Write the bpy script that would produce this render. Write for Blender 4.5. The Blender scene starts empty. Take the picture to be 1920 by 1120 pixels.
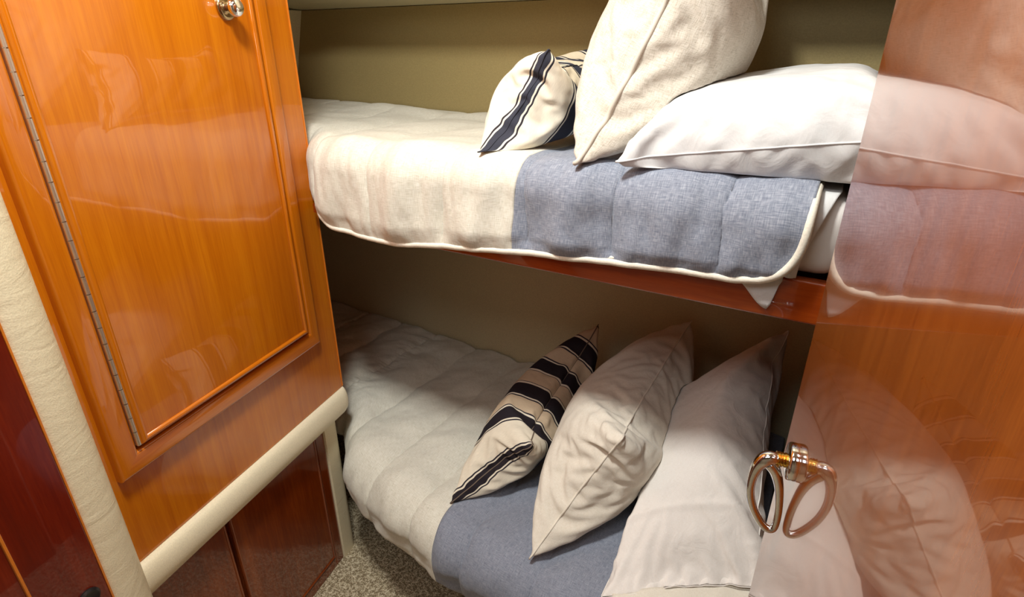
import bpy, bmesh, math, random
import numpy as np
from mathutils import Vector, Matrix, noise
random.seed(4)
S = bpy.context.scene
C = S.collection

# ------------------------------------------------------------------ camera, light, exposure
# World axes: X runs along the bunks, Y runs across them (away from the aisle), Z up.
cam = bpy.data.objects.new('camera', bpy.data.cameras.new('camera'))
C.objects.link(cam); S.camera = cam
cam.data.sensor_width = 36.0
cam.data.lens = 36.0 * 1050 / 1920
cam.data.clip_start = 0.01
cam.location = (0, 0, 1.5)
cam.rotation_euler = (math.radians(90 - 24.11), 0, math.radians(29.83))

w = bpy.data.worlds.new('world'); S.world = w; w.use_nodes = True
w.node_tree.nodes['Background'].inputs[0].default_value = (0.9, 0.95, 1.0, 1)
w.node_tree.nodes['Background'].inputs[1].default_value = 0.4

def area(name, loc, target, size, power, col=(1, 1, 1)):
    l = bpy.data.lights.new(name, 'AREA'); l.shape = 'SQUARE'; l.size = size; l.energy = power; l.color = col
    o = bpy.data.objects.new(name, l); C.objects.link(o); o.location = loc
    o.rotation_euler = (Vector(target) - Vector(loc)).to_track_quat('-Z', 'Y').to_euler()
    return o
area('hatch_light', (-0.52, 0.34, 2.33), (-0.40, 0.75, 0.5), 0.20, 18.0, (1.0, 1.0, 0.95))
area('fill_light', (-0.42, -0.30, 2.33), (-0.65, 0.7, 0.8), 0.7, 8.0, (0.97, 0.99, 1.0))  # unseen fill lamp, added to brighten the cabin
S.view_settings.view_transform = 'Standard'
S.view_settings.look = 'None'
S.view_settings.gamma = 1
S.view_settings.use_curve_mapping = False
S.view_settings.exposure = 0.35

# ------------------------------------------------------------------ materials
def mat(name):
    m = bpy.data.materials.new(name); m.use_nodes = True
    return m, m.node_tree, m.node_tree.nodes['Principled BSDF']
def N(nt, t, **k):
    n = nt.nodes.new(t)
    for a, b in k.items(): setattr(n, a, b)
    return n
def L(nt, a, b): nt.links.new(a, b)
def ramp(nt, stops, interp='LINEAR'):
    r = N(nt, 'ShaderNodeValToRGB'); cr = r.color_ramp; cr.interpolation = interp
    while len(cr.elements) < len(stops): cr.elements.new(0.5)
    for e, (p, c) in zip(cr.elements, stops):
        e.position = p; e.color = (*c, 1)
    return r

def wood(name, dark, mid, light, scale=(34, 34, 1.6), rough=0.22, coat=1.0, spec=0.4):
    m, nt, b = mat(name)
    tc = N(nt, 'ShaderNodeTexCoord'); mp = N(nt, 'ShaderNodeMapping'); mp.inputs['Scale'].default_value = scale
    L(nt, tc.outputs['Object'], mp.inputs[0])
    n1 = N(nt, 'ShaderNodeTexNoise'); n1.inputs['Scale'].default_value = 1; n1.inputs['Detail'].default_value = 6
    n1.inputs['Roughness'].default_value = 0.65; n1.inputs['Distortion'].default_value = 0.1
    L(nt, mp.outputs[0], n1.inputs['Vector'])
    mp2 = N(nt, 'ShaderNodeMapping'); mp2.inputs['Scale'].default_value = tuple(x * 0.22 for x in scale)
    L(nt, tc.outputs['Object'], mp2.inputs[0])
    n2 = N(nt, 'ShaderNodeTexNoise'); n2.inputs['Scale'].default_value = 1; n2.inputs['Detail'].default_value = 3
    L(nt, mp2.outputs[0], n2.inputs['Vector'])
    mp3 = N(nt, 'ShaderNodeMapping'); mp3.inputs['Scale'].default_value = tuple(x * (9 if x > 10 else 14) for x in scale)
    L(nt, tc.outputs['Object'], mp3.inputs[0])
    n3 = N(nt, 'ShaderNodeTexNoise'); n3.inputs['Scale'].default_value = 1; n3.inputs['Detail'].default_value = 2
    L(nt, mp3.outputs[0], n3.inputs['Vector'])
    a = N(nt, 'ShaderNodeMath', operation='MULTIPLY_ADD'); a.inputs[1].default_value = 0.45
    L(nt, n1.outputs[0], a.inputs[0])
    bb = N(nt, 'ShaderNodeMath', operation='MULTIPLY_ADD'); bb.inputs[1].default_value = 0.35
    L(nt, n2.outputs[0], bb.inputs[0])
    cc = N(nt, 'ShaderNodeMath', operation='MULTIPLY'); cc.inputs[1].default_value = 0.20
    L(nt, n3.outputs[0], cc.inputs[0]); L(nt, cc.outputs[0], bb.inputs[2]); L(nt, bb.outputs[0], a.inputs[2])
    r = ramp(nt, [(0.36, dark), (0.5, mid), (0.66, light)])
    L(nt, a.outputs[0], r.inputs[0]); L(nt, r.outputs[0], b.inputs['Base Color'])
    b.inputs['Roughness'].default_value = rough
    b.inputs['Specular IOR Level'].default_value = spec
    b.inputs['Coat Weight'].default_value = coat; b.inputs['Coat Roughness'].default_value = 0.02
    b.inputs['Coat IOR'].default_value = 1.5
    return m

def fabric(name, cols, weave=900, bump=0.25, rough=0.85, sheen=0.15, mottling=12, uvweave=True, fold=0.0):
    """woven cloth: two thread directions by UV, soft colour mottling"""
    m, nt, b = mat(name)
    tc = N(nt, 'ShaderNodeTexCoord')
    facs = []
    for sc in ((weave, weave * 0.09, 1), (weave * 0.09, weave, 1)):
        mp = N(nt, 'ShaderNodeMapping'); mp.inputs['Scale'].default_value = sc
        L(nt, tc.outputs['UV'], mp.inputs[0])
        n = N(nt, 'ShaderNodeTexNoise'); n.inputs['Scale'].default_value = 1; n.inputs['Detail'].default_value = 2
        L(nt, mp.outputs[0], n.inputs['Vector']); facs.append(n)
    ad = N(nt, 'ShaderNodeMath', operation='ADD'); L(nt, facs[0].outputs[0], ad.inputs[0]); L(nt, facs[1].outputs[0], ad.inputs[1])
    hf = N(nt, 'ShaderNodeMath', operation='MULTIPLY'); hf.inputs[1].default_value = 0.5; L(nt, ad.outputs[0], hf.inputs[0])
    r = ramp(nt, [(0.35, cols[0]), (0.5, cols[1]), (0.65, cols[2])])
    L(nt, hf.outputs[0], r.inputs[0]); L(nt, r.outputs[0], b.inputs['Base Color'])
    bp = N(nt, 'ShaderNodeBump'); bp.inputs['Strength'].default_value = bump; bp.inputs['Distance'].default_value = 0.0006
    L(nt, hf.outputs[0], bp.inputs['Height'])
    if fold:
        mp = N(nt, 'ShaderNodeMapping'); mp.inputs['Scale'].default_value = (17, 17, 17)
        L(nt, tc.outputs['UV'], mp.inputs[0])
        n = N(nt, 'ShaderNodeTexNoise'); n.inputs['Scale'].default_value = 1; n.inputs['Detail'].default_value = 4
        n.inputs['Distortion'].default_value = 1.2
        L(nt, mp.outputs[0], n.inputs['Vector'])
        b2 = N(nt, 'ShaderNodeBump'); b2.inputs['Strength'].default_value = fold; b2.inputs['Distance'].default_value = 0.01
        L(nt, n.outputs[0], b2.inputs['Height']); L(nt, bp.outputs[0], b2.inputs['Normal']); L(nt, b2.outputs[0], b.inputs['Normal'])
    else:
        L(nt, bp.outputs[0], b.inputs['Normal'])
    b.inputs['Roughness'].default_value = rough
    b.inputs['Specular IOR Level'].default_value = 0.2
    b.inputs['Sheen Weight'].default_value = sheen
    return m

def plain(name, col, rough=0.6, metal=0.0, bump=0.0, bscale=60, spec=0.5, coat=0.0, crease=0.0):
    m, nt, b = mat(name)
    tc = N(nt, 'ShaderNodeTexCoord')
    n = N(nt, 'ShaderNodeTexNoise'); n.inputs['Scale'].default_value = bscale; n.inputs['Detail'].default_value = 5
    L(nt, tc.outputs['Object'], n.inputs['Vector'])
    k = 0.92 if not metal else 0.97
    r = ramp(nt, [(0.3, tuple(c * k for c in col)), (0.7, tuple(min(1, c * (2 - k)) for c in col))])
    L(nt, n.outputs[0], r.inputs[0]); L(nt, r.outputs[0], b.inputs['Base Color'])
    b.inputs['Roughness'].default_value = rough; b.inputs['Metallic'].default_value = metal
    b.inputs['Specular IOR Level'].default_value = spec
    b.inputs['Coat Weight'].default_value = coat
    if bump:
        bp = N(nt, 'ShaderNodeBump'); bp.inputs['Strength'].default_value = bump; bp.inputs['Distance'].default_value = 0.002
        L(nt, n.outputs[0], bp.inputs['Height'])
        if crease:
            mp = N(nt, 'ShaderNodeMapping'); mp.inputs['Scale'].default_value = (9, 9, 26)
            L(nt, tc.outputs['Object'], mp.inputs[0])
            v = N(nt, 'ShaderNodeTexNoise'); v.inputs['Scale'].default_value = 1; v.inputs['Detail'].default_value = 3; v.inputs['Distortion'].default_value = 2.0
            L(nt, mp.outputs[0], v.inputs['Vector'])
            b2 = N(nt, 'ShaderNodeBump'); b2.inputs['Strength'].default_value = crease; b2.inputs['Distance'].default_value = 0.004
            L(nt, v.outputs[0], b2.inputs['Height']); L(nt, bp.outputs[0], b2.inputs['Normal']); L(nt, b2.outputs[0], b.inputs['Normal'])
        else:
            L(nt, bp.outputs[0], b.inputs['Normal'])
    return m

def carpet_mat():
    m, nt, b = mat('woven_carpet')
    tc = N(nt, 'ShaderNodeTexCoord')
    v = N(nt, 'ShaderNodeTexVoronoi'); v.inputs['Scale'].default_value = 260; v.inputs['Randomness'].default_value = 0.8
    L(nt, tc.outputs['Object'], v.inputs['Vector'])
    n = N(nt, 'ShaderNodeTexNoise'); n.inputs['Scale'].default_value = 90; n.inputs['Detail'].default_value = 3
    L(nt, tc.outputs['Object'], n.inputs['Vector'])
    mx = N(nt, 'ShaderNodeMath', operation='MULTIPLY_ADD'); mx.inputs[1].default_value = -0.7
    L(nt, v.outputs['Distance'], mx.inputs[0]); L(nt, n.outputs[0], mx.inputs[2])
    r = ramp(nt, [(0.0, (.26, .20, .12)), (0.22, (.62, .52, .35)), (0.45, (.88, .78, .58))])
    L(nt, mx.outputs[0], r.inputs[0]); L(nt, r.outputs[0], b.inputs['Base Color'])
    bp = N(nt, 'ShaderNodeBump'); bp.inputs['Strength'].default_value = 0.9; bp.inputs['Distance'].default_value = 0.004
    L(nt, mx.outputs[0], bp.inputs['Height']); L(nt, bp.outputs[0], b.inputs['Normal'])
    b.inputs['Roughness'].default_value = 0.95; b.inputs['Specular IOR Level'].default_value = 0.1
    return m

def stripe_mat(name, cream, tan, dark, line):
    """ticking stripes laid out in metres along the pillow (UV x)"""
    m, nt, b = mat(name)
    tc = N(nt, 'ShaderNodeTexCoord'); sp = N(nt, 'ShaderNodeSeparateXYZ'); L(nt, tc.outputs['UV'], sp.inputs[0])
    mul = N(nt, 'ShaderNodeMath', operation='MULTIPLY'); mul.inputs[1].default_value = 2.0   # 0.5 m -> 1
    L(nt, sp.outputs[0], mul.inputs[0])
    st = [(0.0, dark), (0.020, cream), (0.030, line), (0.036, cream)]
    x = 0.195
    cols = [tan, tan, tan, tan]
    for i in range(4):
        st += [(x - 0.016, line), (x - 0.010, cream), (x, dark), (x + 0.082, cream), (x + 0.092, line), (x + 0.098, cols[i])]
        x += 0.198
    st += [(0.98, dark)]
    st = st[:32]
    r = ramp(nt, st, 'CONSTANT'); L(nt, mul.outputs[0], r.inputs[0])
    mp = N(nt, 'ShaderNodeMapping'); mp.inputs['Scale'].default_value = (900, 90, 1); L(nt, tc.outputs['UV'], mp.inputs[0])
    n = N(nt, 'ShaderNodeTexNoise'); n.inputs['Scale'].default_value = 1; L(nt, mp.outputs[0], n.inputs['Vector'])
    hs = N(nt, 'ShaderNodeMix', data_type='RGBA', blend_type='MULTIPLY'); hs.inputs[0].default_value = 0.35
    rr = ramp(nt, [(0.3, (.6, .6, .6)), (0.7, (1, 1, 1))]); L(nt, n.outputs[0], rr.inputs[0])
    L(nt, r.outputs[0], hs.inputs[6]); L(nt, rr.outputs[0], hs.inputs[7]); L(nt, hs.outputs[2], b.inputs['Base Color'])
    bp = N(nt, 'ShaderNodeBump'); bp.inputs['Strength'].default_value = 0.2; bp.inputs['Distance'].default_value = 0.0005
    L(nt, n.outputs[0], bp.inputs['Height']); L(nt, bp.outputs[0], b.inputs['Normal'])
    b.inputs['Roughness'].default_value = 0.8; b.inputs['Specular IOR Level'].default_value = 0.2
    return m

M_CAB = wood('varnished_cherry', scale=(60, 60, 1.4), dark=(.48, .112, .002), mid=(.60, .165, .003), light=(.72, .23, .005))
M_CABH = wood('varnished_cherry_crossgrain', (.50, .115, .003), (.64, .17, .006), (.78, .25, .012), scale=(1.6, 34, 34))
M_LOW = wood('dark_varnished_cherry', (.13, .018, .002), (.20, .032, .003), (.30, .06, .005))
M_DOOR = wood('varnished_teak_door', (.19, .042, .005), (.26, .062, .007), (.34, .09, .010), scale=(60, 60, 3.0), rough=0.15)
M_RAIL = wood('bunk_rail_wood', (.26, .035, .003), (.36, .055, .005), (.48, .09, .008), scale=(1.6, 34, 34))
M_MAROON = wood('maroon_varnished_wood', (.10, .006, .002), (.15, .010, .002), (.24, .022, .004))
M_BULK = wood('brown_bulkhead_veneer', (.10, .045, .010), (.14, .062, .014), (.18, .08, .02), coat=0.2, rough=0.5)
M_EDGE = plain('lit_lipping', (.75, .22, .02), rough=0.3, coat=0.6)  # light caught by thin edges, put into a brighter orange
M_VINYL = plain('cream_vinyl', (.90, .82, .58), rough=0.42, bump=0.18, bscale=420, crease=0.25)
M_RAILV = plain('cream_vinyl_rail', (.88, .80, .58), rough=0.38, bump=0.12, bscale=420)
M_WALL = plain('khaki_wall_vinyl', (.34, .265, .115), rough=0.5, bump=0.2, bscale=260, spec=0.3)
M_WALLLOW = plain('khaki_wall_vinyl_brightened', (.66, .57, .36), rough=0.5, bump=0.2, bscale=260, spec=0.3)  # wall khaki lightened in place of light reaching under the upper bunk
M_LINER = plain('pale_headliner_vinyl', (.62, .56, .36), rough=0.5, bump=0.2, bscale=260)
M_ROOM = plain('cabin_lining', (.40, .33, .24), rough=0.7)
M_CARPET = carpet_mat()
M_CHROME = plain('polished_chrome', (.86, .86, .88), rough=0.06, metal=1)
M_BRASS = plain('polished_brass', (.90, .60, .14), rough=0.16, metal=1)
M_KROSE = plain('bronze', (.42, .30, .16), rough=0.18, metal=1)
M_STEEL = plain('hinge_steel', (.82, .76, .66), rough=0.42, metal=1)
M_BLACK = plain('black_plastic', (.012, .010, .010), rough=0.35)
M_GAPSHADE = plain('painted_gap_shade', (.03, .008, .003), rough=0.8)
M_CREAM = fabric('cream_linen', ((.58, .56, .46), (.71, .69, .59), (.79, .78, .70)), weave=800, fold=0.22)
M_GREY = fabric('blue_grey_linen', ((.155, .18, .24), (.245, .275, .34), (.37, .40, .47)), weave=800, bump=0.35, fold=0.14)
M_GREYLOW = fabric('blue_grey_linen_flat', ((.16, .18, .235), (.235, .26, .32), (.32, .345, .41)), weave=900, fold=0.32)
M_PIPE = plain('cream_piping_cloth', (.84, .80, .68), rough=0.8, bump=0.2, bscale=300)
M_PINK = fabric('white_cotton', ((.74, .70, .66), (.79, .76, .73), (.83, .81, .79)), weave=1500, bump=0.1)
M_SHEET = fabric('crisp_white_cotton', ((.66, .67, .67), (.70, .71, .71), (.74, .75, .75)), weave=1500, bump=0.08, fold=0.26)
M_SHEETLOW = fabric('warm_white_cotton', ((.80, .75, .69), (.85, .81, .76), (.89, .86, .82)), weave=1500, bump=0.08, fold=0.32)
M_OAT = fabric('oatmeal_linen', ((.46, .42, .34), (.66, .61, .52), (.76, .72, .64)), weave=800, bump=0.45, fold=0.28)
M_OATLOW = fabric('oatmeal_cotton', ((.72, .66, .54), (.80, .75, .64), (.86, .82, .73)), weave=1300, bump=0.12, fold=0.26)
M_STRIPE = stripe_mat('ticking_cloth', (.84, .77, .62), (.66, .52, .36), (.022, .017, .022), (.035, .03, .04))
M_STRIPEUP = stripe_mat('ticking_cloth_pale', (.86, .80, .66), (.80, .70, .52), (.045, .048, .068), (.035, .03, .04))

# ------------------------------------------------------------------ mesh helpers
def obj(name, bm_or_mesh, m, parent=None, smooth=False):
    if isinstance(bm_or_mesh, bmesh.types.BMesh):
        me = bpy.data.meshes.new(name); bm_or_mesh.normal_update(); bm_or_mesh.to_mesh(me); bm_or_mesh.free()
    else: me = bm_or_mesh
    for x in (m if isinstance(m, (list, tuple)) else [m]): me.materials.append(x)
    if smooth:
        for p in me.polygons: p.use_smooth = True
    o = bpy.data.objects.new(name, me); C.objects.link(o)
    if parent: o.parent = parent
    return o
def tag(o, label=None, cat=None, group=None, kind=None):
    for k, v in (('label', label), ('category', cat), ('group', group), ('kind', kind)):
        if v: o[k] = v
    return o
def empty(name, loc=(0, 0, 0), rotz=0):
    o = bpy.data.objects.new(name, None); C.objects.link(o); o.location = loc; o.rotation_euler = (0, 0, rotz)
    o.empty_display_size = 0.05
    return o
def add_box(bm, x0, x1, y0, y1, z0, z1, bev=0.0, seg=2):
    r = bmesh.ops.create_cube(bm, size=1)
    vs = r['verts']
    for v in vs:
        v.co = Vector(((x0 + x1) / 2 + v.co.x * (x1 - x0), (y0 + y1) / 2 + v.co.y * (y1 - y0), (z0 + z1) / 2 + v.co.z * (z1 - z0)))
    if bev:
        es = list({e for v in vs for e in v.link_edges})
        bmesh.ops.bevel(bm, geom=es, offset=bev, segments=seg, affect='EDGES', profile=0.5)
def box(x0, x1, y0, y1, z0, z1, bev=0.0, seg=2):
    bm = bmesh.new(); add_box(bm, x0, x1, y0, y1, z0, z1, bev, seg); return bm
def add_tube(bm, pts, rad, n=10, closed=False, caps=True):
    """tube along points; rad is a number or a list"""
    pts = [Vector(p) for p in pts]; k = len(pts)
    rad = rad if isinstance(rad, (list, tuple)) else [rad] * k
    rings = []; up = None
    for i, p in enumerate(pts):
        a = pts[(i - 1) % k] if (closed or i) else p
        b = pts[(i + 1) % k] if (closed or i < k - 1) else p
        t = (b - a).normalized()
        if up is None:
            up = t.orthogonal().normalized()
        up = (up - t * up.dot(t))
        up = up.normalized() if up.length > 1e-6 else t.orthogonal().normalized()
        sd = t.cross(up)
        rings.append([bm.verts.new(p + (up * math.cos(2 * math.pi * j / n) + sd * math.sin(2 * math.pi * j / n)) * rad[i]) for j in range(n)])
    for i in range(k if closed else k - 1):
        A, B = rings[i], rings[(i + 1) % k]
        off = 0
        if closed and i == k - 1:
            off = min(range(n), key=lambda o: (A[0].co - B[o].co).length)
        for j in range(n):
            bm.faces.new((A[j], A[(j + 1) % n], B[(j + 1 + off) % n], B[(j + off) % n]))
    if caps and not closed:
        bm.faces.new(rings[0][::-1]); bm.faces.new(rings[-1])
def add_lathe(bm, prof, M, n=32):
    """prof (r, h) turned about local Z, then placed with matrix M"""
    rings = []
    for r, h in prof:
        rings.append([bm.verts.new(M @ Vector((r * math.cos(2 * math.pi * j / n), r * math.sin(2 * math.pi * j / n), h))) for j in range(n)])
    for A, B in zip(rings, rings[1:]):
        for j in range(n): bm.faces.new((A[j], A[(j + 1) % n], B[(j + 1) % n], B[j]))
    bm.faces.new(rings[0][::-1]); bm.faces.new(rings[-1])
def extrude_prof(prof, p0, p1, U, V, m0=0.0, m1=0.0):
    """profile (a,b) -> a*U + b*V swept from p0 to p1; m0/m1 shift the ends along the sweep per unit a (mitre)"""
    bm = bmesh.new(); p0 = Vector(p0); p1 = Vector(p1); U = Vector(U); V = Vector(V); T = (p1 - p0).normalized()
    A = [bm.verts.new(p0 + U * a + V * b + T * (m0 * a)) for a, b in prof]
    B = [bm.verts.new(p1 + U * a + V * b + T * (m1 * a)) for a, b in prof]
    k = len(prof)
    for j in range(k): bm.faces.new((A[j], A[(j + 1) % k], B[(j + 1) % k], B[j]))
    bm.faces.new(A[::-1]); bm.faces.new(B)
    bmesh.ops.recalc_face_normals(bm, faces=bm.faces)
    return bm
def smooth_angle(o, deg=35):
    me = o.data
    for p in me.polygons: p.use_smooth = True
    bm = bmesh.new(); bm.from_mesh(me)
    for e in bm.edges:
        if len(e.link_faces) == 2 and e.calc_face_angle(0) > math.radians(deg): e.smooth = False
    bm.to_mesh(me); bm.free()
    return o
def rounded(w, d, r=0.006, n=5):
    """profile: a in 0..w, b in 0..d, the two corners at b=d rounded"""
    p = [(0, 0)]
    for i in range(n + 1):
        t = math.pi / 2 * i / n; p.append((r - r * math.cos(t), d - r + r * math.sin(t)))
    for i in range(n + 1):
        t = math.pi / 2 * i / n; p.append((w - r + r * math.sin(t), d - r + r * math.cos(t)))
    p.append((w, 0))
    return p
def quad(pts, thick, nrm):
    """slab from a planar polygon, thickened along nrm"""
    bm = bmesh.new(); nrm = Vector(nrm).normalized() * thick
    A = [bm.verts.new(Vector(p)) for p in pts]; B = [bm.verts.new(Vector(p) + nrm) for p in pts]
    k = len(pts)
    bm.faces.new(A); bm.faces.new(B[::-1])
    for j in range(k): bm.faces.new((A[j], B[j], B[(j + 1) % k], A[(j + 1) % k]))
    bmesh.ops.recalc_face_normals(bm, faces=bm.faces)
    return bm

# ------------------------------------------------------------------ setting
YB = 1.553                     # back wall of the bunks
XR = 0.045                     # bulkhead at the head of the bunks
def struct(name, bm, m, label=None): return tag(obj(name, bm, m), label, kind='structure')
struct('floor', box(-3.0, 0.9, -1.3, 2.4, -0.05, 0.0), M_CARPET, 'beige speckled woven carpet on the floor')
struct('ceiling', box(-3.0, 0.9, -1.3, 0.86, 2.36, 2.40), M_ROOM, 'pale ceiling above the aisle')
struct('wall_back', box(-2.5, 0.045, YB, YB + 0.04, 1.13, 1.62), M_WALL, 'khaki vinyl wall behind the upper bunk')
struct('wall_back_lower', box(-2.5, 0.045, YB, YB + 0.04, 0, 1.128), M_WALLLOW, 'khaki vinyl wall behind the lower bunk, light painted into its colour')
bm = bmesh.new()
prof = [(YB + 0.02, 1.620), (YB - 0.10, 1.632), (1.30, 1.665), (1.10, 1.82), (0.86, 2.33)]
top = [(y + 0.02, z + 0.03) for y, z in prof[::-1]]
ring = prof + top
A = [bm.verts.new((-2.5, y, z)) for y, z in ring]; B = [bm.verts.new((0.044, y, z)) for y, z in ring]
k = len(ring)
for j in range(k): bm.faces.new((A[j], A[(j + 1) % k], B[(j + 1) % k], B[j]))
bm.faces.new(A[::-1]); bm.faces.new(B); bmesh.ops.recalc_face_normals(bm, faces=bm.faces)
struct('trim_1', bm, M_LINER, 'pale padded headliner above the upper bunk')
# sloping end panel at the foot of the bunks
struct('wall_left', quad([(-1.746, YB, 1.62), (-1.90, YB, 1.13), (-1.90, 0.98, 1.13), (-1.746, 0.98, 1.62)], 0.03, (-1, 0, -0.2)), M_LINER,
       'pale panel at the foot of the upper bunk')
struct('wall_left_lower', box(-1.95, -1.91, 0.90, YB - 0.001, 0, 1.127), M_BULK, 'end panel at the foot of the lower bunk, shade painted as dark veneer')  # dark veneer stands in for the shade at this end
struct('wall_right', box(XR, XR + 0.03, 0.80, YB, 0, 2.36), M_BULK, 'brown veneered bulkhead at the head of the bunks')
struct('trim_2', box(-3.0, 0.9, -1.3, -1.26, 0, 2.36), M_ROOM, 'cabin lining behind the aisle')
struct('trim_3', box(0.24, 0.28, -1.26, 0.80, 0, 2.36), M_ROOM, 'cabin lining behind the open door')
struct('trim_4', box(-3.0, -2.96, -1.26, 2.4, 0, 2.36), M_ROOM, 'cabin lining beyond the cabinet')

# ------------------------------------------------------------------ cabinet on the left
CAB0 = (-1.1037, 0.8635, 0); CABR = math.atan2(0.984, -0.178)     # local X runs along the face, -Y faces the aisle
cab = tag(empty('wardrobe_cabinet', CAB0, CABR), 'glossy orange cherry cabinet with framed hinged door and round chrome knob, above cream padded rail', 'cabinet')
obj('carcass', box(-0.60, 0.096, 0.0, 0.50, 0.597, 2.34, 0.0015, 1), M_CAB, cab)
obj('lipping', box(0.0955, 0.0985, -0.0015, 0.012, 0.60, 2.34), M_EDGE, cab)
SW = 0.042
XL, XRR, ZB, ZT = -0.503, -0.018, 0.829, 1.96
prL = rounded(SW, 0.017, 0.007)
# frame members: profile a goes outward from the inner edge
f = obj('frame_stile', extrude_prof(prL, (XL, 0, ZB), (XL, 0, ZT), (-1, 0, 0), (0, -1, 0), -1, 1), M_CAB, cab); smooth_angle(f)
f = obj('frame_stile', extrude_prof(rounded(0.035, 0.017, 0.007), (XRR, 0, ZB), (XRR, 0, ZT), (1, 0, 0), (0, -1, 0), -SW / 0.035, SW / 0.035), M_CAB, cab); smooth_angle(f)
for z, sg in ((ZB, -1), (ZT, 1)):
    f = obj('frame_rail', extrude_prof(prL, (XL, 0, z), (XRR, 0, z), (0, 0, sg), (0, -1, 0), -1, 0.035 / SW), M_CABH, cab); smooth_angle(f)
# door
dx0, dx1, dz0, dz1 = XL + 0.006, XRR - 0.009, ZB + 0.008, ZT - 0.006
obj('gap_shade', box(XL + 0.0005, XRR - 0.0005, -0.0009, -0.0002, ZB + 0.0005, ZT - 0.0005), M_GAPSHADE, cab)  # dark sheet painting the shadow in the gap around the door
door = obj('door', box(dx0, dx1, -0.019, -0.001, dz0, dz1, 0.003, 2), M_CAB, cab)
bp = [(0.0, 0.0)] + [(0.006 - 0.006 * math.cos(math.pi * i / 8), 0.006 * math.sin(math.pi * i / 8)) for i in range(1, 8)] + [(0.012, 0.0)]
yb = -0.0187
for p0, p1, U, mm in (((dx0 + 0.003, yb, dz0 + 0.003), (dx0 + 0.003, yb, dz1 - 0.003), (1, 0, 0), M_CAB), ((dx1 - 0.003, yb, dz0 + 0.003), (dx1 - 0.003, yb, dz1 - 0.003), (-1, 0, 0), M_CAB),
                      ((dx0 + 0.003, yb, dz0 + 0.003), (dx1 - 0.003, yb, dz0 + 0.003), (0, 0, 1), M_CABH), ((dx0 + 0.003, yb, dz1 - 0.003), (dx1 - 0.003, yb, dz1 - 0.003), (0, 0, -1), M_CABH)):
    f = obj('bead', extrude_prof(bp, p0, p1, U, (0, -1, 0), 1, -1), mm, door); smooth_angle(f, 50)
bm = bmesh.new()      # knuckles of the piano hinge
z = dz0 + 0.004
while z < dz1 - 0.03:
    add_tube(bm, [(XL + 0.003, -0.0185, z), (XL + 0.003, -0.0185, z + 0.0285)], 0.0038, 10); z += 0.030
add_box(bm, XL + 0.0005, XL + 0.0055, -0.0165, -0.004, dz0 + 0.003, dz1 - 0.003)
smooth_angle(tag(obj('hinge', bm, M_STEEL, door), 'slim steel piano hinge'), 40)
KM = Matrix.Translation((-0.103, -0.019, 1.570)) @ Matrix.Rotation(math.radians(90), 4, 'X')
bm = bmesh.new()
add_lathe(bm, [(0.0, -0.001), (0.021, -0.001), (0.0225, 0.002), (0.021, 0.006), (0.017, 0.008), (0.0, 0.008)], KM)
kr = smooth_angle(tag(obj('knob_rose', bm, M_KROSE, door), 'darkened bronze knob rose'), 50)
bm = bmesh.new()
add_lathe(bm, [(0.0, 0.006), (0.010, 0.007), (0.009, 0.012), (0.011, 0.016), (0.0155, 0.020), (0.0168, 0.026), (0.0150, 0.032), (0.009, 0.0365), (0.0, 0.0375)], KM)
obj('knob', bm, M_CHROME, door, smooth=True)
door['label'] = 'orange cherry panel door with beaded edge'
bm = bmesh.new()        # cream half-round padded rail under the cabinet
pts = [(0.018, 0.510)] + [(0.018 - 0.040 * math.sin(math.pi * i / 14) ** 0.7 if i < 8 else -0.022 * math.sin(math.pi * i / 14) ** 0.8, 0.555 - 0.041 * math.cos(math.pi * i / 14)) for i in range(1, 14)] + [(0.0, 0.597), (0.05, 0.597), (0.05, 0.510)]
secs = [(-0.60, 1), (0.075, 1), (0.088, 0.93), (0.094, 0.75), (0.0965, 0.45), (0.0975, 0.1)]
rings = []
for x, sc in secs:
    rings.append([bm.verts.new((x, y * sc if y < 0 else y, 0.5965 - (0.5965 - zz) * (0.25 + 0.75 * sc))) for y, zz in pts])
k = len(pts)
for A, B in zip(rings, rings[1:]):
    for j in range(k): bm.faces.new((A[j], A[(j + 1) % k], B[(j + 1) % k], B[j]))
bm.faces.new(rings[0]); bm.faces.new(rings[-1][::-1]); bmesh.ops.recalc_face_normals(bm, faces=bm.faces)
smooth_angle(tag(obj('padded_rail', bm, M_RAILV, cab), 'cream vinyl padded rail'), 60)

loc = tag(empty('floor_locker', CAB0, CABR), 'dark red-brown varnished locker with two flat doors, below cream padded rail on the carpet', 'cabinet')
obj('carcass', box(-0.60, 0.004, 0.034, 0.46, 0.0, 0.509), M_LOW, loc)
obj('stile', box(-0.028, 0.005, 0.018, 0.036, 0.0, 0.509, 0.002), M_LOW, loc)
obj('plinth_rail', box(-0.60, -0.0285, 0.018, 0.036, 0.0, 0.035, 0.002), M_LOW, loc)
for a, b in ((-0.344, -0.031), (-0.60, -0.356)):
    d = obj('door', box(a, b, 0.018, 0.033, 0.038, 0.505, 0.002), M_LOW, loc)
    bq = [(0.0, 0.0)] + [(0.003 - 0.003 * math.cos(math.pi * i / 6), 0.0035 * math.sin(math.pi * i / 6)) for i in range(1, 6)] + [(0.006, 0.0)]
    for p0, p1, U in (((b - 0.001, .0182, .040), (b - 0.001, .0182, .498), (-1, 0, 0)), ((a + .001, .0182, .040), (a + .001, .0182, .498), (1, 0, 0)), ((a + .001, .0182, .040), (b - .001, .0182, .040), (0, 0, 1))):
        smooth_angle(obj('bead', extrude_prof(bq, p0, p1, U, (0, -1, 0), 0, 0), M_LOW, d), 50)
bm = bmesh.new()
R = 0.03
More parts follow.
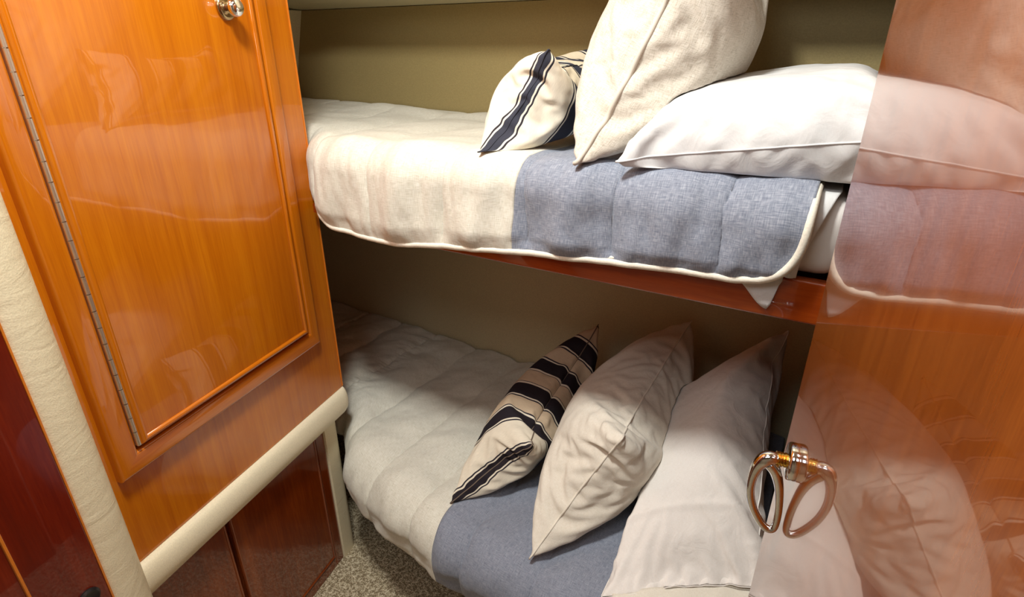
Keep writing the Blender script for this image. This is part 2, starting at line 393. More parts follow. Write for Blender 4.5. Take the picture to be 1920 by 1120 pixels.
pp = [(0.0065, 0.012), (0.075 - R, 0.012)] + [(0.075 - R + R * math.sin(math.pi / 2 * i / 6), 0.012 + R - R * math.cos(math.pi / 2 * i / 6)) for i in range(1, 7)] + [(0.075, 0.40), (0.0065, 0.40)]
A = [bm.verts.new((x, y, 0)) for x, y in pp]; B = [bm.verts.new((x, y, 0.509)) for x, y in pp]
for j in range(len(pp)): bm.faces.new((A[j], A[(j + 1) % len(pp)], B[(j + 1) % len(pp)], B[j]))
bm.faces.new(A[::-1]); bm.faces.new(B); bmesh.ops.recalc_face_normals(bm, faces=bm.faces)
o = obj('trim_5', bm, M_VINYL); o.location = CAB0; o.rotation_euler = (0, 0, CABR); smooth_angle(o, 40)
tag(o, 'cream corner post between the dark locker and the lower bunk', kind='structure')

# cream padded column and dark wooden partition on the far left
def l2w(x, y, z):
    c, s_ = math.cos(CABR), math.sin(CABR)
    return Vector((CAB0[0] + x * c - y * s_, CAB0[1] + x * s_ + y * c, z))
bm = bmesh.new()
add_lathe(bm, [(0.055, 0.0)] + [(0.055, 0.15 * i) for i in range(1, 15)] + [(0.055, 2.355)], Matrix.Translation(l2w(-0.639, -0.040, 0)), 56)
smooth_angle(tag(obj('trim_6', bm, M_VINYL), 'cream vinyl padded column left of the cabinet', kind='structure'), 40)
par = tag(empty('partition_door', CAB0, CABR), 'dark maroon varnished door with flat stile and sunk panel, left of the cream column', 'door')
PX, PY = -0.6615, -0.095       # right edge of the partition door
obj('stile', box(PX - 0.090, PX, PY, PY + 0.022, 0.02, 2.30, 0.0015, 2), M_MAROON, par)
obj('panel', box(PX - 0.42, PX - 0.0905, PY + 0.004, PY + 0.018, 0.02, 2.30, 0.001), M_MAROON, par)
obj('panel_bead', box(PX - 0.0925, PX - 0.0885, PY + 0.000, PY + 0.006, 0.021, 2.29, 0.001), M_EDGE, par)
obj('lipping', box(PX, PX + 0.003, PY - 0.0005, PY + 0.022, 0.02, 2.30, 0.001), M_EDGE, par)
bm = bmesh.new()
add_lathe(bm, [(0, 0), (0.017, 0), (0.0175, 0.003), (0.014, 0.006), (0.010, 0.0045), (0, 0.0045)], Matrix.Translation((PX - 0.030, PY, 0.705)) @ Matrix.Rotation(math.radians(90), 4, 'X'), 24)
smooth_angle(tag(obj('latch', bm, M_BLACK, par), 'round black latch'), 50)

# ------------------------------------------------------------------ open door on the right
DE = (0.0186, 0.76, 0); DR = math.atan2(-0.9857, 0.1708)      # local X from free edge to hinge, local -Y is the glossy face
dr = tag(empty('door_1', DE, DR), 'glossy red-brown varnished door standing open', kind='structure')
obj('door_slab', box(0.0, 0.68, 0.0, 0.034, 0.03, 2.25, 0.0012, 2), M_DOOR, dr)
hz = 1.012; hx = 0.082
hd = empty('handle'); hd.parent = dr; hd.location = (hx, 0, hz)
hd['label'] = 'chrome drop-loop handle on a round rose with brass collars'
def lathe_y(prof, m, name):
    bm = bmesh.new(); add_lathe(bm, prof, Matrix.Rotation(math.radians(90), 4, 'X'), 28)
    return smooth_angle(obj(name, bm, m, hd), 50)
lathe_y([(0, 0), (0.0245, 0), (0.0250, 0.002), (0.0250, 0.0075), (0.0235, 0.010), (0.013, 0.012), (0, 0.012)], M_CHROME, 'rose')
bm = bmesh.new()
Rm = Matrix.Rotation(math.radians(90), 4, 'X')
add_lathe(bm, [(0, 0.0105)] + [(0.0088 + (0.0012 if i % 2 else 0), 0.011 + i * 0.0018) for i in range(8)] + [(0, 0.0250)], Rm, 24)
tag(smooth_angle(obj('collar', bm, M_BRASS, hd), 60), 'ribbed brass collar')
bm = bmesh.new()
LP = [(-.024, 0, .0085), (-.030, .001, .0095), (-.037, -.004, .0100), (-.043, -.016, .0080), (-.0465, -.036, .0062), (-.046, -.060, .0054), (-.040, -.084, .0052),
      (-.030, -.104, .0052), (-.020, -.117, .0052), (-.012, -.120, .0052), (-.0075, -.113, .0050), (-.0070, -.090, .0050), (-.0095, -.064, .0052), (-.014, -.040, .0060), (-.021, -.020, .0075), (-.030, -.008, .0085)]
def crom(P, n=5):
    out = []
    for i in range(len(P) - 1):
        p0, p1, p2, p3 = P[max(0, i - 1)], P[i], P[i + 1], P[min(len(P) - 1, i + 2)]
        for k in range(n):
            t = k / n
            out.append(tuple(0.5 * (2 * b_ + (c_ - a_) * t + (2 * a_ - 5 * b_ + 4 * c_ - d_) * t * t + (3 * b_ - a_ - 3 * c_ + d_) * t ** 3) for a_, b_, c_, d_ in zip(p0, p1, p2, p3)))
    out.append(P[-1]); return out
LP = crom(LP)
add_tube(bm, [(0.003 + 0.05 * max(0, -z), y, z * 0.93) for y, z, _ in LP], [r_ for _, _, r_ in LP], 16)
tag(smooth_angle(obj('loop', bm, M_CHROME, hd), 70), 'polished chrome loop')

# ------------------------------------------------------------------ bunks
UB = tag(empty('upper_bunk', (0, 0, 1.106)), 'red-brown wooden rail and board of the upper bunk, under its mattress', 'bunk')
def rel(o, p): o.parent = p; o.matrix_parent_inverse = Matrix.Translation(-Vector(p.location)); return o
r = obj('front_rail', box(-1.015, 0.044, 0.905, 0.930, 1.106, 1.176, 0.005, 3), M_RAIL); rel(smooth_angle(r), UB)
rel(obj('bunk_board', box(-1.10, 0.044, 0.9305, 1.5525, 1.128, 1.150), M_RAIL), UB)
rel(obj('bunk_board', box(-1.85, -1.1005, 1.00, 1.5525, 1.128, 1.150), M_RAIL), UB)
LB = tag(empty('lower_bunk', (0, 0, 0)), 'bunk base in shadow under the lower mattress, on the carpet', 'bunk')
obj('base_panel', box(-1.02, 0.042, 1.10, 1.12, 0, 0.27), M_BULK, LB)
obj('bunk_board', box(-1.02, 0.042, 0.95, 1.5525, 0.27, 0.29), M_BULK, LB)

def mattress(name, x0, x1, yf, z0, z1, m, label):
    bm = bmesh.new()
    add_box(bm, x0, x1, yf, 1.548, z0, z1, 0.035, 5)
    return tag(obj(name, bm, m, smooth=True), label, 'mattress')
mattress('mattress', -1.03, 0.042, 0.915, 1.178, 1.296, M_PINK, 'white covered mattress on the upper bunk, its corner showing beside the door')
bm = bmesh.new(); add_box(bm, -1.09, 0.035, 0.90, 1.548, 0.292, 0.438, 0.035, 5)
obj('lower_mattress', bm, M_PINK, LB, smooth=True)  # lower mattress, hidden under the comforter

def fbm(x, y, z=0.0, oct=4):
    return noise.fractal(Vector((x, y, z)), 0.9, 2.0, oct)

def cover(surf, u0, u1, v0, v1, nu, nv, uvs=None):
    """grid mesh from surf(u,v) -> Vector; UV carries real metres"""
    me = bpy.data.meshes.new('cloth')
    V = []; UV = []
    for i in range(nu + 1):
        for j in range(nv + 1):
            u = u0 + (u1 - u0) * i / nu; v = v0 + (v1 - v0) * j / nv
            p, uv = surf(u, v); V.append(p); UV.append(uv)
    F = []
    for i in range(nu):
        for j in range(nv):
            a = i * (nv + 1) + j; F.append((a, a + nv + 1, a + nv + 2, a + 1))
    me.from_pydata(V, [], F); me.update()
    l = me.uv_layers.new(name='UVMap')
    for p in me.polygons:
        for li in p.loop_indices: l.data[li].uv = UV[me.loops[li].vertex_index]
    return me
def ss(a, b, x):
    t = max(0, min(1, (x - a) / (b - a))); return t * t * (3 - 2 * t)

# ---- upper comforter: v in 0..1 top (back to front), 1..2 roll + drop
SEAMS_U = [-1.60, -1.42, -1.235, -1.05, -0.864, -0.673, -0.487, -0.306, -0.127, 0.06]
def quilt(s, seams, amp):
    for a, b in zip(seams, seams[1:]):
        if a <= s < b:
            t = (s - a) / (b - a); return amp * ((math.sin(math.pi * t) + 0.03) ** 0.45 - 0.2)
    return amp * 0.6
def upper_surf(off=0.0, hemdrop=0.0, corner=0.085, right=-0.016):
    def f(u, v):
        # u 0..1 along, v 0..1 : 0 back edge, 1 hem ; wlen real lengths
        yb, yf0 = 1.545, 0.895
        R = 0.055
        flat = 0.60; arc = R * math.pi / 2; drop = 0.105
        tot = flat + arc + drop
        d = v * tot
        q = max(0.0, (d - flat - arc * 0.5) / (tot - flat - arc * 0.5))
        xr = right - corner * (1 - math.sqrt(max(0, 1 - q ** 3))) * 1.0
        xl = -1.80 + 0.0 * q
        # below the top the cover reaches only as far as the cabinet
        s = xl + (xr - xl) * u
        yf = max(yf0, min(0.995, -s / 1.17 + 0.020)) + 0.006 * math.exp(-((s + 1.02) / 0.03) ** 2)
        hem = (1.121 + 0.048 * ss(-0.9, -0.1, s)) - hemdrop + 0.035 * (1 - ss(-1.05, -0.985, s)) - 0.010 * math.exp(-((s + 0.83) / .12) ** 2)
        zt = 1.304
        zt += 0.012 * (1 - ss(-1.7, -1.1, s))
        if d < flat:
            y = yb + (yf + R - yb) * d / flat; z = zt; nn = Vector((0, 0, 1))
        elif d < flat + arc:
            a = (d - flat) / R; y = yf + R - R * math.sin(a); z = zt - R + R * math.cos(a); nn = Vector((0, -math.sin(a), math.cos(a)))
        else:
            t = (d - flat - arc) / drop; y = yf - 0.006 * t; z = zt - R + (hem - (zt - R)) * t; nn = Vector((0, -1, 0.05)).normalized()
        front = ss(flat - 0.05, flat + arc, d)
        edge = min(1.0, (tot - d) / 0.03)
        h = quilt(s + 0.012 * fbm(s * 3, d * 5, 2), SEAMS_U, 0.008 + 0.010 * front) * (0.05 + 0.95 * edge)
        # soft wrinkles on top, hanging folds at the front
        h += 0.010 * fbm(s * 3.2 + d * 2, d * 6, 5, 2) * (1 - 0.5 * front) + 0.0022 * fbm(s * 9 + 3 * d, d * 8, 8, 2)
        h += front * (0.017 * fbm(s * 10 + 1.5 * d, d * 3.5, 3, 2) + 0.005 * fbm(s * 24 - 5 * d, d * 7, 21, 2) + 0.0012 * fbm(s * 42, d * 11, 7, 2) + 0.0035 * math.exp(-((tot - d) / .04) ** 2) * fbm(s * 38, d * 4, 6, 2)) * min(1, edge + 0.4)
        h += 0.018 * math.exp(-((s + 1.25) / .16) ** 2) * math.exp(-((y - 1.40) / .10) ** 2)
        h = max(h, -0.001) if d < flat else h
        p = Vector((s, y, z)) + nn * (h + off)
        return p, (s, -d)
    return f
def tube_along(fn, pars, r, name, m, parent, n=8):
    bm = bmesh.new(); add_tube(bm, [fn(u, v)[0] for u, v in pars], r, n); return obj(name, bm, m, parent, smooth=True)

us = upper_surf()
def u_at(s, v, f=us):
    lo, hi = 0.0, 1.0
    for _ in range(30):
        mid = (lo + hi) / 2
        if f(mid, v)[1][0] < s: lo = mid
        else: hi = mid
    return (lo + hi) / 2
def gb(v): return -0.487 - 0.022 * v                      # colour boundary on the upper cover
def sub(f, a, b):
    """restrict f to the strip between boundary functions a(v), b(v) in metres"""
    cache = {}
    def g(u, v):
        if v not in cache:
            cache[v] = (0.0 if a is None else u_at(a(v), v, f), 1.0 if b is None else u_at(b(v), v, f))
        x, y = cache[v]
        return f(x + (y - x) * u, v)
    return g
def hem_path(f, n=240, side=60):
    P = [(i / n, 1.0) for i in range(n + 1)] + [(1.0, 1.0 - 0.62 * i / side) for i in range(1, side + 1)]
    return P
def solid(o, t):
    m = o.modifiers.new('thickness', 'SOLIDIFY'); m.thickness = t; m.offset = -1; return o
oc = obj('comforter', cover(sub(us, None, gb), 0, 1, 0, 1, 330, 190), M_CREAM, smooth=True); solid(oc, 0.007)
tag(oc, 'quilted cream comforter with piped hem spread over the upper bunk', 'comforter')
g = obj('grey_band', cover(sub(us, gb, None), 0, 1, 0, 1, 150, 190), M_GREY, oc, smooth=True); solid(g, 0.007)
g['label'] = 'blue-grey linen band across the comforter'
p = hem_path(us)
pus = lambda u, v: (us(u, v)[0] + Vector((0, -0.0045, -0.002)), 0)
rb = tube_along(pus, [(a, b) for a, b in p], 0.0066, 'piping', M_PIPE, oc); rb['label'] = 'cream rolled piping along the hem'
# flat border between the grey cloth and the piping
def border(u, v):
    pts = border.P; n = len(pts) - 1
    x = u * n; i = min(n - 1, int(x)); t = x - i
    A = pts[i].lerp(pts[i + 1], t); B = border.Q[i].lerp(border.Q[i + 1], t)
    return A.lerp(B, v), (u * 2, v * 0.02)
pp_ = [us(a, b)[0] for a, b in p]
qq_ = []
for i, (a, b) in enumerate(p):
    a2 = a - 0.008 * ss(0.93, 1.0, a); b2 = b - 0.016 * (1 if a < 1 else 1 - ss(0.75, 1.0, 1 - 0)) if a < 1.0 else b
    qq_.append(us(max(0, a2), b2)[0] + Vector((0, -0.0026, 0.001)))
border.P = [v + Vector((0, -0.0045, 0.001)) for v in pp_]; border.Q = qq_
o = obj('hem_border', cover(border, 0, 1, 0, 1, len(p) - 1, 2), M_PIPE, oc, smooth=True); solid(o, 0.002)

# ---- white flat sheet peeping out at the head end of the upper bunk
def sheet_surf(u, v):
    R = 0.05; flat = 0.42; arc = R * math.pi / 2
    s0, s1 = -0.25, -0.006
    s = s0 + (s1 - s0) * u
    depth = 0.080 + 0.048 * ss(0.55, 0.90, u) - 0.05 * ss(0.90, 1.0, u)
    tot = flat + arc + depth; d = v * tot; zt = 1.300; yf = 0.903
    if d < flat: y = 1.38 + (yf + R - 1.38) * d / flat; z = zt
    elif d < flat + arc:
        a = (d - flat) / R; y = yf + R - R * math.sin(a); z = zt - R + R * math.cos(a)
    else: y = yf - 0.004 * ss(0, 0.1, d - flat - arc); z = zt - R - (d - flat - arc)
    s -= 0.030 * ss(0.6, 1.0, v) * u ** 4
    return Vector((s, y + 0.0025 * fbm(s * 25, d * 8, 4), z)), (s, -d)
o = obj('flat_sheet', cover(sheet_surf, 0, 1, 0, 1, 40, 70), M_SHEET, smooth=True); solid(o, 0.0012)
tag(o, 'white flat sheet with its corner hanging below the grey comforter band', 'sheet')
def fold_surf(u, v):
    R = 0.045; flat = 0.30; arc = R * math.pi / 2; depth = 0.078
    s = -0.030 + 0.046 * u; tot = flat + arc + depth; d = v * tot; zt = 1.3045; yf = 0.898
    if d < flat: y = 1.25 + (yf + R - 1.25) * d / flat; z = zt
    elif d < flat + arc:
        a = (d - flat) / R; y = yf + R - R * math.sin(a); z = zt - R + R * math.cos(a)
    else: y = yf + 0.001; z = zt - R - (d - flat - arc)
    s -= 0.030 * ss(0.62, 1.0, v) * (u + 0.2)
    return Vector((s, y - 0.006 * math.sin(u * math.pi) + 0.002 * fbm(s * 30, d * 12, 9), z)), (s, -d)
o = obj('sheet_fold', cover(fold_surf, 0, 1, 0, 1, 14, 60), M_SHEET, bpy.data.objects['flat_sheet'], smooth=True); solid(o, 0.002)

# ---- lower comforter: bowed front edge
SEAMS_L = [-1.62, -1.44, -1.26, -1.08, -0.90, -0.73, -0.56, -0.38, -0.20, 0.0, 0.2]
def front_y(s):
    xs = [-1.9, -1.16, -1.10, -1.04, -1.0, -0.93, -0.85, -0.69, -0.58, -0.3, -0.12, 0.03]
    ys = [1.00, 1.00, 0.93, 0.872, 0.845, 0.818, 0.797, 0.770, 0.752, 0.735, 0.75, 0.80]
    return float(np.interp(s, xs, ys))
def low_surf(u, v):
    yb = 1.545; R = 0.07; flat = 0.62; arc = R * math.pi / 2; drop = 0.10; tot = flat + arc + drop
    d = v * tot; s = -1.90 + (0.030 + 1.90) * u
    yf = sum(front_y(s + k * 0.012) for k in (-2, -1, 0, 1, 2)) / 5
    hem = 0.30 + 0.10 * (1 - ss(-1.10, -0.92, s))
    zt = 0.447 + 0.02 * (1 - ss(-1.5, -1.0, s))
    if d < flat: y = yb + (yf + R - yb) * d / flat; z = zt + 0.0 * d; nn = Vector((0, 0, 1))
    elif d < flat + arc:
        a = (d - flat) / R; y = yf + R - R * math.sin(a); z = zt - R + R * math.cos(a); nn = Vector((-0.35 * math.sin(a) * (1 - ss(-1.05, -.85, s)), -math.sin(a), math.cos(a))).normalized()
    else:
        t = (d - flat - arc) / drop; y = yf + 0.012 * t; z = zt - R + (hem - (zt - R)) * t; nn = Vector((0, -1, -0.05)).normalized()
    front = ss(flat - 0.05, flat + arc, d); edge = min(1, (tot - d) / 0.03)
    sk = s + 0.10 * (d - flat) * 0.6
    h = quilt(sk + 0.01 * fbm(s * 4, d * 5, 2), SEAMS_L, 0.021)
    h += 0.012 * fbm(s * 3.5, d * 5, 15, 2) + 0.0085 * fbm(s * 9 + 4 * d, d * 6, 18, 2) + 0.0030 * fbm(s * 22 + 5 * d, d * 14, 12, 2)
    h += front * 0.008 * fbm(s * 14, d * 6, 13, 2)
    h += 0.012 * math.exp(-((sk + 1.26) / .03) ** 2) * (0.5 + fbm(s * 5, d * 18, 3))
    h = max(h, 0.0) if d < flat else h
    return Vector((s, y, z)) + nn * (h * (0.35 + 0.65 * edge)), (s, -d)
def gl(v): return -0.655 + 0.0 * v + 0.02 * ss(0.7, 1, v)
ol = obj('comforter', cover(sub(low_surf, None, gl), 0, 1, 0, 1, 250, 170), M_CREAM, smooth=True); solid(ol, 0.007)
tag(ol, 'quilted cream comforter with bowed front edge over the lower bunk', 'comforter')
g = obj('grey_band', cover(sub(low_surf, gl, None), 0, 1, 0, 1, 130, 170), M_GREYLOW, ol, smooth=True); solid(g, 0.007)
g['label'] = 'blue-grey band across the comforter'
rb = tube_along(low_surf, [(i / 200, 1.0) for i in range(201)], 0.0055, 'piping', M_PIPE, ol); rb['label'] = 'cream piping along the hem'

# ------------------------------------------------------------------ pillows: inflated cloth, solved here
def inflate(Lx, Ly, nx, ny, press=9.0, steps=220, seed=1, pmask=None, seamfull=1.0, T=0.08, iters=10):
    """two cloth sheets sewn along the border, inflated; returns vertices (front grid, back grid) sharing the border"""
    rng = np.random.RandomState(seed)
    xs = np.linspace(0, Lx, nx); ys = np.linspace(0, Ly, ny)
    X, Y = np.meshgrid(xs, ys, indexing='ij')
    b = (np.minimum(np.minimum(X, Lx - X), np.minimum(Y, Ly - Y)))
    inner = (b > 1e-9)
    P = np.zeros((2, nx, ny, 3)); P[:, :, :, 0] = X; P[:, :, :, 1] = Y
    z0 = 0.004 * np.sin(np.pi * X / Lx) * np.sin(np.pi * Y / Ly)
    for k, sg in ((0, 1), (1, -1)):
        nz = rng.rand(nx, ny) * 0.003
        P[k, :, :, 2] = sg * (z0 + nz) * inner
    P[:, :, :, 2] += 0.002 * (rng.rand(nx, ny) - .5)[None] * (~inner)[None]
    dx = Lx / (nx - 1); dy = Ly / (ny - 1)
    Vv = np.zeros_like(P); dt = 1 / 60.0
    if pmask is None: pm = np.ones((nx, ny))
    else: pm = pmask(X / Lx, Y / Ly)
    full = seamfull
    dg = math.hypot(dx, dy) * full
    def fix(A, B, rest, k, onlycomp=False):
        D = B - A; l = np.sqrt((D * D).sum(-1, keepdims=True)) + 1e-9
        c = (l - rest) / l * 0.5 * k
        if onlycomp: c = np.minimum(c, 0)
        A += D * c; B -= D * c
    def sew():
        bm_ = ~inner
        avg = 0.5 * (P[0][bm_] + P[1][bm_]); P[0][bm_] = avg; P[1][bm_] = avg
    for st in range(steps):
        Q = P.copy()
        # pressure along normals, easing off once the filling is spent
        ctr = P[0][nx // 4:-nx // 4, ny // 3:-ny // 3, 2].mean()
        pe = press * min(1.0, max(0.0, (T - ctr) / T * 3 + 0.02)) * min(1, 0.3 + st / 60)
        for k, sg in ((0, 1.0), (1, -1.0)):
            gx = np.gradient(P[k], axis=0); gy = np.gradient(P[k], axis=1)
            nn = np.cross(gx, gy) * sg / (dx * dy)
            Vv[k] += dt * pe * nn * (pm * inner)[:, :, None] * 0.10
        Vv *= 0.94
        P += Vv * dt
        for it in range(iters):
            for k in (0, 1):
                G = P[k]
                for o_ in (0, 1):
                    n2 = (nx - o_) // 2 * 2
                    a = G[o_:o_ + n2:2]; c = G[o_ + 1:o_ + n2:2]; m = min(len(a), len(c)); 
                    A = a[:m].copy(); B = c[:m].copy(); fix(A, B, dx * full, 1.0); G[o_:o_ + n2:2][:m] = A; G[o_ + 1:o_ + n2:2][:m] = B
                    n2 = (ny - o_) // 2 * 2
                    a = G[:, o_:o_ + n2:2]; c = G[:, o_ + 1:o_ + n2:2]; m = min(a.shape[1], c.shape[1])
                    A = a[:, :m].copy(); B = c[:, :m].copy(); fix(A, B, dy * full, 1.0); G[:, o_:o_ + n2:2][:, :m] = A; G[:, o_ + 1:o_ + n2:2][:, :m] = B
                if it % 2 == 0:
                    for (sa, sb) in (((slice(0, -1), slice(0, -1)), (slice(1, None), slice(1, None))), ((slice(1, None), slice(0, -1)), (slice(0, -1), slice(1, None)))):
                        A = G[sa].copy(); B = G[sb].copy(); A0 = A.copy(); B0 = B.copy(); fix(A, B, dg, 0.12)
                        D1 = A - A0; D2 = B - B0
                        G[sa] += D1; G[sb] += D2
                    for ax, rr_ in ((0, dx), (1, dy)):
                        if ax == 0: sa, sb = (slice(0, -2), slice(None)), (slice(2, None), slice(None))
                        else: sa, sb = (slice(None), slice(0, -2)), (slice(None), slice(2, None))
                        A = G[sa].copy(); B = G[sb].copy(); A0 = A.copy(); B0 = B.copy(); fix(A, B, 2 * rr_ * full, 0.10, True)
                        G[sa] += A - A0; G[sb] += B - B0
            sew()
            # the seam line itself does not stretch
            for k in (0, 1):
                pass
        Vv = (P - Q) / dt
        Vv = np.clip(Vv, -0.4, 0.4)
    return P, inner

def smooth_grid(P, n=1):
    for _ in range(n):
        for k in (0, 1):
            G = P[k].copy()
            G[1:-1, 1:-1] = 0.5 * P[k][1:-1, 1:-1] + 0.125 * (P[k][2:, 1:-1] + P[k][:-2, 1:-1] + P[k][1:-1, 2:] + P[k][1:-1, :-2])
            P[k] = G
    return P

from mathutils.bvhtree import BVHTree
def push_out(V, others):
    """cloth gives way where another pillow already lies"""
    for o_ in others:
        M = o_.matrix_basis; vs = [M @ v.co for v in o_.data.vertices]
        T_ = BVHTree.FromPolygons(vs, [tuple(p.vertices) for p in o_.data.polygons])
        for i, v in enumerate(V):
            h, n_, _, d_ = T_.find_nearest(v, 0.25)
            if h is not None and (v - h).dot(n_) < 0.003:
                # truly inside only if rays both ways meet the shell
                if T_.ray_cast(v, Vector((0, 0, 1)))[0] is not None and T_.ray_cast(v, Vector((0, 0, -1)))[0] is not None:
                    V[i] = h + n_ * 0.003
    return V
def pillow(name, NB, NT, FB, FT, Lx, Ly, m, label, cat, thick=1.0, floor_z=None, seed=1, press=9, T=0.08, nx=96, ny=66, seam_r=0.0, seam_m=None,
           pmask=None, post=None, group=None, steps=170, warp=None, avoid=None, pucker=0.006, knot=False, ridge=None, seam_name='piping'):
    P, inner = inflate(Lx, Ly, nx, ny, press, steps, seed, pmask, T=T)
    P = smooth_grid(P, 1)
    NB, NT, FB, FT = map(Vector, (NB, NT, FB, FT))
    # rest frame: x near->far, y bottom->top
    c00, c10, c01, c11 = P[0][0, 0], P[0][-1, 0], P[0][0, -1], P[0][-1, -1]
    x0 = (c00[0] + c01[0]) / 2; x1 = (c10[0] + c11[0]) / 2; y0 = (c00[1] + c10[1]) / 2; y1 = (c01[1] + c11[1]) / 2
    ux = (FB - NB + FT - NT).normalized(); uy = (NT - NB + FT - FB).normalized(); nz = ux.cross(uy).normalized()
    V = []; UV = []; idx = np.zeros((2, nx, ny), int)
    for k in (0, 1):
        for i in range(nx):
            for j in range(ny):
                if k == 1 and not inner[i, j]: idx[1, i, j] = idx[0, i, j]; continue
                a = (P[k, i, j, 0] - x0) / (x1 - x0); b = (P[k, i, j, 1] - y0) / (y1 - y0); z = P[k, i, j, 2] * thick
                if inner[i, j]:
                    xr_, yr_ = i / (nx - 1) * Lx, j / (ny - 1) * Ly
                    ex = min(xr_, Lx - xr_); ey = min(yr_, Ly - yr_); sg = 1 if k == 0 else -1
                    pk_ = math.exp(-ey / 0.05) * min(1, ey / 0.01) * fbm(xr_ * 42, ey * 9, seed + 3 * k, 2) + math.exp(-ex / 0.045) * min(1, ex / 0.01) * fbm(yr_ * 42, ex * 9, seed + 7 + 3 * k, 2)
                    z += sg * (pucker * pk_ + 0.004 * fbm(xr_ * 9, yr_ * 9, seed + k * 5.3, 3))
                    if knot:
                        kd = math.hypot(a - 0, (b - 1)) / 0.30
                        z += sg * 0.020 * math.exp(-kd * kd) * fbm(xr_ * 22 + 3, yr_ * 22, seed + k, 2)
                    if ridge: z += sg * ridge[1] * math.exp(-((xr_ - ridge[0] - 0.01 * math.sin(yr_ * 9)) / 0.006) ** 2)
                q = NB * (1 - a) * (1 - b) + FB * a * (1 - b) + NT * (1 - a) * b + FT * a * b + nz * z
                if warp: q = warp(q, a, b, z)
                idx[k, i, j] = len(V); V.append(q); UV.append((i / (nx - 1) * Lx, j / (ny - 1) * Ly))
    if post:
        V = [post(v) for v in V]
    if avoid:
        V = push_out(V, avoid)
    if floor_z is not None:
        for v in V:
            if v.z < floor_z: v.z = floor_z + (v.z - floor_z) * 0.06
    F = []
    for k in (0, 1):
        I = idx[k]
        for i in range(nx - 1):
            for j in range(ny - 1):
                f_ = (I[i, j], I[i + 1, j], I[i + 1, j + 1], I[i, j + 1])
                F.append(f_ if k == 0 else f_[::-1])
    org = sum(V, Vector()) / len(V); org.z = min(v.z for v in V)
    me = bpy.data.meshes.new(name); me.from_pydata([v - org for v in V], [], [tuple(int(q) for q in f_) for f_ in F]); me.update()
    l = me.uv_layers.new(name='UVMap')
    for p in me.polygons:
        for li in p.loop_indices: l.data[li].uv = UV[me.loops[li].vertex_index]
    o = obj(name, me, m, smooth=True); o.location = org
    sd = o.modifiers.new('smooth', 'SUBSURF'); sd.levels = 1; sd.render_levels = 1
    tag(o, label, cat, group)
    if seam_r:
        loopi = [(i, 0) for i in range(nx)] + [(nx - 1, j) for j in range(1, ny)] + [(i, ny - 1) for i in range(nx - 2, -1, -1)] + [(0, j) for j in range(ny - 2, 0, -1)]
        pts = [V[idx[0][i, j]] - org for i, j in loopi]
        pts = [(pts[i - 1] + pts[i] * 2 + pts[(i + 1) % len(pts)]) / 4 for i in range(len(pts))]
        bm = bmesh.new(); add_tube(bm, pts, seam_r, 8, closed=True)
        s_ = obj(seam_name, bm, seam_m or m, o, smooth=True)
    return o

def clamp_right(lim):
    def f(v):
        if v.x > lim: v.x = lim + (v.x - lim) * 0.05
        return v
    return f
M_SEAM = plain('seam_thread', (.16, .12, .09), rough=0.9)
# lower bunk
ZL = 0.466
wl = pillow('white_pillow', (-0.235, 0.785, 0.470), (0.055, 0.945, 0.510), (-0.29, 1.44, 0.49), (-0.016, 1.45, 0.850), 0.68, 0.48, M_SHEETLOW,
       'white pillow in a hemmed case leaning against the bulkhead on the lower bunk', 'pillow', T=0.085, floor_z=ZL, seed=7,
       pmask=lambda X, Y: (X > 0.17) * 1.0 + (X <= 0.17) * 0.05, pucker=0.009, post=clamp_right(0.038), ridge=(0.155, 0.0045), seam_r=0.0012, seam_m=M_SHEETLOW, seam_name='seam')
def flap(u, v):
    A = Vector((-0.222, 0.800, 0.474)).lerp(Vector((0.030, 0.965, 0.505)), u)
    B = Vector((-0.185, 0.745, 0.472)).lerp(Vector((0.034, 0.890, 0.478)), u)
    return A.lerp(B, v) + Vector((0, 0, 0.004 * fbm(u * 6, v * 2, 4))), (u * .3, v * .1)
fo = obj('inner_flap', cover(flap, 0, 1, 0, 1, 24, 8), M_OATLOW, wl, smooth=True); fo.matrix_parent_inverse = Matrix.Translation(-wl.location); solid(fo, 0.0015)
fo['label'] = 'tucked inner flap of the pillowcase'
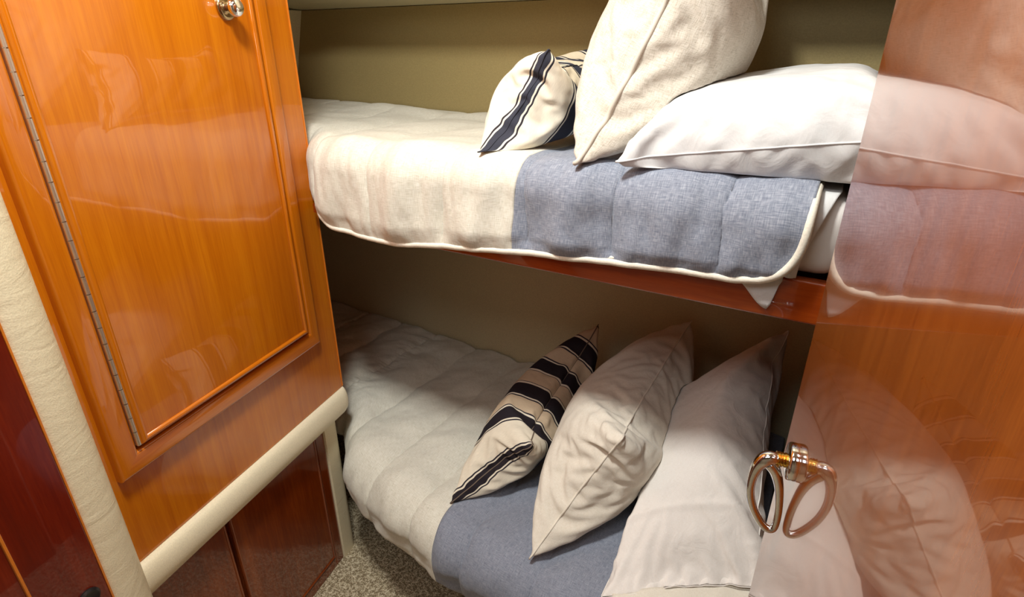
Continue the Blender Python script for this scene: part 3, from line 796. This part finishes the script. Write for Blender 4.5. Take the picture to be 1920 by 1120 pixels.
cl = pillow('cream_pillow', (-0.408, 0.785, 0.478), (-0.270, 0.93, 0.760), (-0.40, 1.42, 0.50), (-0.268, 1.50, 0.79), 0.60, 0.42, M_OATLOW,
       'plump oatmeal piped pillow between the striped and the white pillow on the lower bunk', 'pillow', T=0.105, floor_z=ZL, seed=5, knot=True, pucker=0.009, seam_r=0.0022, seam_m=M_OATLOW, avoid=[wl])
pillow('striped_pillow', (-0.66, 0.84, 0.470), (-0.495, 0.955, 0.632), (-0.62, 1.42, 0.490), (-0.528, 1.45, 0.735), 0.50, 0.27, M_STRIPE,
       'beige pillow with black ticking stripes lying on the lower bunk', 'pillow', T=0.090, nx=96, ny=54, pucker=0.008, floor_z=ZL, seed=3, seam_r=0.0016, seam_m=M_SEAM, seam_name='seam', avoid=[cl])
# upper bunk
ZU = 1.322
wu = pillow('white_pillow', (-0.315, 0.885, 1.330), (-0.31, 1.42, 1.36), (0.10, 0.885, 1.395), (0.10, 1.42, 1.40), 0.48, 0.64, M_SHEET,
       'crisp white pillow lying flat beside the door on the upper bunk', 'pillow', T=0.060, pucker=0.015, floor_z=ZU, seed=17, nx=66, ny=96, seam_r=0.0015, seam_m=M_SHEET, seam_name='seam', post=clamp_right(0.036))
cu = pillow('cream_pillow', (-0.386, 0.885, 1.312), (-0.235, 0.98, 1.70), (-0.37, 1.42, 1.34), (-0.25, 1.46, 1.72), 0.60, 0.46, M_OAT,
       'tall oatmeal linen piped pillow standing on the upper bunk', 'pillow', T=0.100, pucker=0.013, floor_z=ZU, seed=13, seam_r=0.0044, seam_m=M_OAT, avoid=[wu])
pillow('striped_pillow', (-0.592, 0.90, 1.300), (-0.493, 0.99, 1.498), (-0.60, 1.42, 1.335), (-0.52, 1.46, 1.51), 0.50, 0.27, M_STRIPEUP,
       'cream pillow with navy ticking stripes at the left of the upper bunk pillows', 'pillow', T=0.080, nx=96, ny=54, floor_z=ZU, seed=11, seam_r=0.0014, seam_m=M_STRIPEUP, seam_name='seam', avoid=[cu])
